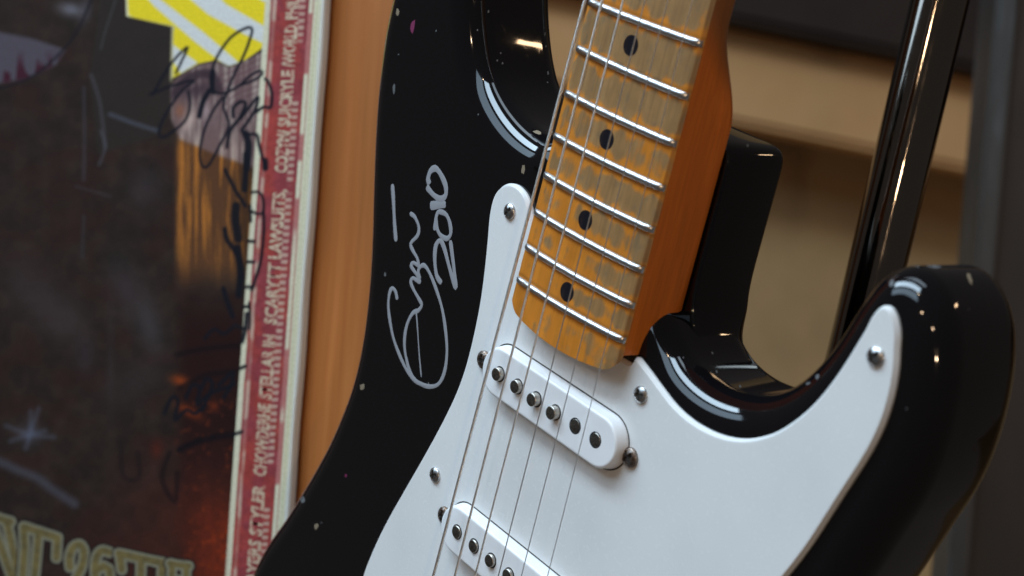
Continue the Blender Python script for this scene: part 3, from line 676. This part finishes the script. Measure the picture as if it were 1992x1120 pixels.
ink2 = [([(150,1480),(190,1440),(240,1400),(230,1480),(180,1560)],12),([(40,1500),(70,1440),(110,1470),(80,1560),(40,1640)],11),([(-60,1560),(-20,1480),(30,1500),(10,1600),(60,1560),(120,1520),(180,1500),(250,1470)],12),([(-200,1660),(-150,1560),(-110,1580),(-130,1700),(-60,1640),(0,1660),(60,1610)],10),([(60,1180),(120,1120),(180,1150),(240,1110)],9),([(330,1020),(320,1120),(300,1200)],12),([(325,0),(322,100),(315,225)],22),([(190,100),(225,170),(262,240),(320,330)],12),([(262,330),(258,420),(275,540)],30),([(190,480),(200,540),(240,600),(290,690),(300,800)],16),([(350,330),(355,430)],8),
 ([(360,245),(395,240),(425,262),(438,320),(430,375),(390,380),(365,365)],7),([(436,370),(440,480),(430,600),(415,700),(375,830),(360,870)],8),([(340,555),(380,560)],9),([(335,690),(375,690)],9),([(325,850),(370,850)],9),([(310,975),(345,978)],9),([(345,950),(350,1040),(345,1120)],6),([(180,860),(210,960),(240,1040)],16),([(270,600),(290,760),(280,900)],26)]
for pts, w_ in ink2: over(sm(w_ / 3.294 * .95 + 2.2, w_ / 3.294 * .6, line([(380 + x / 3.294, 300 + y / 3.294) for x, y in pts])) * .92, (22, 22, 28))
for pts in ([(456, 632), (476, 640)], [(455, 845), (470, 840)], [(468, 716), (478, 712)]): over(sm(5, 2, line(pts)) * .9, (26, 26, 30))
KP = .95
lin = s2l(np.clip(C, 0, 255)) * KP
nq, ns = SS.shape
idx = np.arange(nq * ns).reshape(nq, ns)
fc = np.stack([idx[:-1, :-1], idx[:-1, 1:], idx[1:, 1:], idx[1:, :-1]], -1).reshape(-1, 4)
me = bpy.data.meshes.new('printed_sheet'); me.vertices.add(len(s)); me.vertices.foreach_set('co', (np.c_[s, q, np.zeros(len(s))] * .001).astype(np.float32).ravel())
me.loops.add(fc.size); me.loops.foreach_set('vertex_index', fc.ravel().astype(np.int32)); me.polygons.add(len(fc))
me.polygons.foreach_set('loop_start', (np.arange(len(fc)) * 4).astype(np.int32)); me.polygons.foreach_set('loop_total', np.full(len(fc), 4, np.int32)); me.update()
ca = me.color_attributes.new('print', 'FLOAT_COLOR', 'POINT'); ca.data.foreach_set('color', np.c_[lin, np.ones(len(lin))].astype(np.float32).ravel())
pm = mat('poster_print', (.5, .5, .5), .7, spec=.06); at = N(pm, 'ShaderNodeAttribute'); at.attribute_name = 'print'
pg = noise_node(pm, 900, 4, .7); pr2 = ramp(pm, pg.outputs['Fac'], [(.25, (.66, .66, .66)), (.75, (1.3, 1.3, 1.3))])
mx = N(pm, 'ShaderNodeMix'); mx.data_type = 'RGBA'; mx.blend_type = 'MULTIPLY'; mx.inputs['Factor'].default_value = 1
LK(pm, at.outputs['Color'], mx.inputs['A']); LK(pm, pr2.outputs[0], mx.inputs['B']); LK(pm, mx.outputs['Result'], B(pm).inputs['Base Color'])
me.materials.append(pm); sheet = bpy.data.objects.new('printed_sheet', me); COL.objects.link(sheet); sheet.parent = poster
# backing board with rounded right edge
def board(name, s0, s1, q0, q1, z1, z0_, r, m, parent):
    prof = [(s0, z1), (s1 - r * .3, z1)]
    prof += [(s1 - r + r * math.sin(a) , z1 - r + r * math.cos(a)) for a in np.linspace(.35, math.pi / 2, 6)] + [(s1, z0_), (s0, z0_)]
    n = len(prof); Vv = [(x, y, z) for y in np.linspace(q0, q1, 40) for x, z in [(a_ + (.25 * math.sin(y * .09) if i_ > 1 and i_ < n - 1 else 0), b_) for i_, (a_, b_) in enumerate(prof)]]
    Ff = [(k * n + i, k * n + (i + 1) % n, (k + 1) * n + (i + 1) % n, (k + 1) * n + i) for k in range(39) for i in range(n)] + [tuple(range(n))[::-1], tuple(range(39 * n, 40 * n))]
    return link_mesh(name, np.array(Vv) * .001, Ff, m, parent, True, 40)
bwm = mat('white_board_edge', (.68, .66, .59), .55)
board('backing_board', S_[0], -3.4, Q_[0], Q_[-1], -.15, -4.6, 1.6, bwm, poster)
# border lettering (built from the text tool, flat)
ltm = mat('cream_border_ink', tuple(s2l((204, 190, 160)) * KP), .6)
ln = noise_node(ltm, 420, 4, .65); lr = ramp(ltm, ln.outputs['Fac'], [(.38, tuple(s2l((158, 88, 78)))), (.52, tuple(s2l((186, 158, 132)))), (.72, tuple(s2l((200, 188, 158))))]); LK(ltm, lr.outputs[0], B(ltm).inputs['Base Color'])
def lettering(txt, u0, v0, u1, v1, size):
    cu = bpy.data.curves.new('border_lettering', 'FONT'); cu.body = txt; cu.size = size * .001; cu.extrude = 0; cu.offset = .00046; cu.space_character = 1.0; cu.resolution_u = 2
    o = bpy.data.objects.new('tmp', cu); COL.objects.link(o); bpy.context.view_layer.update()
    me = bpy.data.meshes.new_from_object(o.evaluated_get(bpy.context.evaluated_depsgraph_get())); bpy.data.objects.remove(o)
    (sa, qa), (sb, qb) = px2pl(u0, v0), px2pl(u1, v1)
    co = np.array([v.co[:] for v in me.vertices]); wdt = co[:, 0].max() - co[:, 0].min(); co[:, 0] -= co[:, 0].min()
    L_ = math.hypot(sb - sa, qb - qa) * .001; d = np.array([sb - sa, qb - qa]); d /= np.linalg.norm(d); nn = np.array([-d[1], d[0]])
    xy = np.array([sa, qa]) * .001 + (co[:, :1] * L_ / wdt) * d + co[:, 1:2] * nn
    for v, p_ in zip(me.vertices, xy): v.co = (p_[0], p_[1], .00008)
    me.materials.clear(); me.materials.append(ltm); me.name = 'border_lettering'
    lo = bpy.data.objects.new('border_lettering', me); COL.objects.link(lo); lo.parent = poster
def strip(v): return 516.7 + (438.6 - 516.7) * v / 1120. + 64.5
for txt, va, vb in (('SUICRYLE', 246, 136), ('/WORLD, PHILTRON', 130, -60), ('COZYM/', 336, 252), ('SCARYTT LAWSUITS,', 632, 368), ('STELLAR IN', 778, 652), ('CHOWDERHE', 928, 786), ('STYLER', 1044, 944), ('LAYERS', 1150, 1052)):
    lettering(txt, strip(va), va, strip(vb), vb, 10.9)

# ------------------------------------------------------------------ orange wood panel behind poster and guitar
panel = None
PP0 = P0 - PN * 8.
def wood_mat(name, c1, c2, c3):
    m = mat(name, c1, .42, spec=.35)
    n = noise_node(m, 150, 7, .65, (1, .035, 1)); r = ramp(m, n.outputs['Fac'], [(.30, c1), (.52, c2), (.72, c3)])
    n2 = noise_node(m, 14, 3, .5, (1, .35, 1)); r2 = ramp(m, n2.outputs['Fac'], [(.3, (.86,) * 3), (.7, (1.1,) * 3)])
    mx = N(m, 'ShaderNodeMix'); mx.data_type = 'RGBA'; mx.blend_type = 'MULTIPLY'; mx.inputs['Factor'].default_value = 1
    LK(m, r.outputs[0], mx.inputs['A']); LK(m, r2.outputs[0], mx.inputs['B']); LK(m, mx.outputs['Result'], B(m).inputs['Base Color']); return m
wm = wood_mat('orange_wood', tuple(s2l((150, 86, 40))), tuple(s2l((164, 97, 47))), tuple(s2l((176, 108, 56))))
bmp = bmesh.new(); bmesh.ops.create_cube(bmp, size=1); bmesh.ops.scale(bmp, vec=(.46, .62, .018), verts=bmp.verts)
bmesh.ops.translate(bmp, vec=(-.46 / 2 + .076, 0, -.009), verts=bmp.verts); bmesh.ops.bevel(bmp, geom=bmp.edges[:], offset=.002, segments=3, affect='EDGES')
me = bpy.data.meshes.new('wood_panel'); bmp.to_mesh(me); bmp.free(); me.materials.append(wm)
panel = bpy.data.objects.new('wood_panel', me); COL.objects.link(panel); panel.matrix_world = frame_mat(PP0, PH, PU, PN)
panel['label'] = 'orange-brown wooden board standing between the poster and the black guitar'; panel['category'] = 'board'

# ------------------------------------------------------------------ dark polished tube
def wtube(name, a, b, r0, r1, m, k=48, prof=None):
    a, b = Vector(a), Vector(b); d = (b - a).normalized(); x = d.cross(Vector((0, 1, 0))).normalized(); y = d.cross(x)
    prof = prof or [(0, r0), (1, r1)]; Vv = []; Ff = []
    for t, r in prof: Vv += [a + (b - a) * t + (x * math.cos(2 * math.pi * i / k) + y * math.sin(2 * math.pi * i / k)) * r for i in range(k)]
    n = len(prof)
    for s_ in range(n - 1): Ff += [(s_ * k + i, s_ * k + (i + 1) % k, (s_ + 1) * k + (i + 1) % k, (s_ + 1) * k + i) for i in range(k)]
    Ff += [tuple(range(k)), tuple(range((n - 1) * k, n * k))[::-1]]
    return link_mesh(name, Vv, Ff, m, None, True, 50)
tm = mat('polished_dark_metal', (.19, .17, .15), .055, 1.)
n1 = noise_node(tm, 60, 4); r1 = ramp(tm, n1.outputs['Fac'], [(.35, (.04,) * 3), (.7, (.11,) * 3)]); LK(tm, r1.outputs[0], B(tm).inputs['Roughness'])
td = 640.
ta = atdepth(1855, -110, td); tb = atdepth(1560, 1130, td)
tr = 56 / FPX * td * .001
t_ = wtube('polished_tube', ta, tb, tr, tr, tm); t_['label'] = 'glossy dark metal tube rising behind the lower horn of the guitar'; t_['category'] = 'tube'

# ------------------------------------------------------------------ weathered post at the right
pm_ = mat('weathered_post', (.05, .045, .042), .5)
n1 = noise_node(pm_, 9, 6, .65, (1, 1, .25)); r1 = ramp(pm_, n1.outputs['Fac'], [(.3, tuple(s2l((30, 23, 19)))), (.55, tuple(s2l((44, 34, 28)))), (.75, tuple(s2l((64, 52, 44))))]); LK(pm_, r1.outputs[0], B(pm_).inputs['Base Color'])
pe = mat('blue_grey_edge', (.06, .07, .09), .4)
n1 = noise_node(pe, 30, 5, .7, (1, 1, .2)); r1 = ramp(pe, n1.outputs['Fac'], [(.3, tuple(s2l((24, 24, 24)))), (.55, tuple(s2l((34, 36, 37)))), (.8, tuple(s2l((70, 74, 76))))]); LK(pe, r1.outputs[0], B(pe).inputs['Base Color'])
dpost = 1250.
post = bpy.data.objects.new('weathered_post', None); COL.objects.link(post); post.location = atdepth(1990, 1250, dpost)
post['label'] = 'dark weathered post with blue-grey painted edge at the right side behind the guitar'; post['category'] = 'post'
def prism(name, corners, z0_, z1_, m, parent):
    Vv = [(x, y, z0_) for x, y in corners] + [(x, y, z1_) for x, y in corners]; n = len(corners)
    Ff = [(i, (i + 1) % n, n + (i + 1) % n, n + i) for i in range(n)] + [tuple(range(n))[::-1], tuple(range(n, 2 * n))]
    bm = bmesh.new(); vs = [bm.verts.new(v) for v in Vv]; [bm.faces.new([vs[i] for i in f]) for f in Ff]
    bmesh.ops.recalc_face_normals(bm, faces=bm.faces); bmesh.ops.bevel(bm, geom=bm.edges[:], offset=.0025, segments=2, affect='EDGES')
    me = bpy.data.meshes.new(name); bm.to_mesh(me); bm.free(); me.materials.append(m); o = bpy.data.objects.new(name, me); COL.objects.link(o); o.parent = parent; return o
mmpx = dpost / FPX * .001
xl = (atdepth(1891, 560, dpost).x - post.location.x)
prism('painted_edge', [(xl, 0), (xl + 40 * mmpx, -.004), (xl + 40 * mmpx, .05), (xl, .05)], -.1, .75, pe, post)
prism('post_shaft', [(xl + 38 * mmpx, .004), (xl + .16, .0), (xl + .16, .09), (xl + 38 * mmpx, .09)], -.1, .75, pm_, post)

# ------------------------------------------------------------------ far wall and ledge (out of focus)
BD = 3000.
bh = np.array([1, .205, -.0]); bh /= np.linalg.norm(bh); bu = np.array([.205, -1, 0.]); bu /= np.linalg.norm(bu); bn = np.array([0, 0, -1.])
def backbox(name, u0, v0, u1, v1, depth, thick, m, label, cat, kind=None):
    """box whose front face spans heights v0..v1 (photo rows at column 1400) at a depth"""
    o_ = np.array([(1400 - 996) / FPX * depth, ((v0 + v1) / 2 - 560) / FPX * depth, depth])
    hgt = (v1 - v0) / FPX * depth * math.cos(math.atan(.205)); wd = (u1 - u0) / FPX * depth; cxx = ((u0 + u1) / 2 - 1400) / FPX * depth
    bm = bmesh.new(); bmesh.ops.create_cube(bm, size=1); bmesh.ops.scale(bm, vec=(wd * .001, hgt * .001, thick * .001), verts=bm.verts); bmesh.ops.translate(bm, vec=(cxx * .001, 0, -thick * .0005), verts=bm.verts)
    bmesh.ops.bevel(bm, geom=bm.edges[:], offset=.012, segments=3, affect='EDGES')
    me = bpy.data.meshes.new(name); bm.to_mesh(me); bm.free(); me.materials.append(m); me.polygons.foreach_set('use_smooth', [True] * len(me.polygons)); me.set_sharp_from_angle(angle=math.radians(40)); o = bpy.data.objects.new(name, me); COL.objects.link(o)
    o.matrix_world = frame_mat(o_, bh, bu, bn)
    if label: o['label'] = label; o['category'] = cat
    if kind: o['kind'] = kind
    return o
def mottled(name, a, b, c_, sc=3):
    m = mat(name, (.1, .1, .1), .7, spec=.2); n = noise_node(m, sc, 5, .6); r = ramp(m, n.outputs['Fac'], [(.3, tuple(s2l(a))), (.5, tuple(s2l(b))), (.72, tuple(s2l(c_)))]); LK(m, r.outputs[0], B(m).inputs['Base Color']); return m
backbox('wall', -1500, -1200, 9000, 2600, 3350, 60, mottled('brown_wall', (160, 126, 88), (184, 146, 100), (200, 160, 112), 1.8), None, None, 'structure')
backbox('wooden_ledge', -1200, 40, 8000, 232, 3000, 120, mottled('tan_board', (182, 134, 88), (196, 146, 96), (204, 156, 108), 2), 'pale tan wooden ledge running across the blurred wall behind the neck', 'ledge')
backbox('dark_recess_panel', -1200, -700, 8000, 32, 2900, 200, mottled('dark_recess_brown', (38, 28, 22), (46, 34, 28), (54, 42, 34), 3), 'dark brown panel standing in for the shaded shelf recess above the pale ledge in the blurred background', 'shelf')  # dark panel standing in for the shade of the recess above the ledge
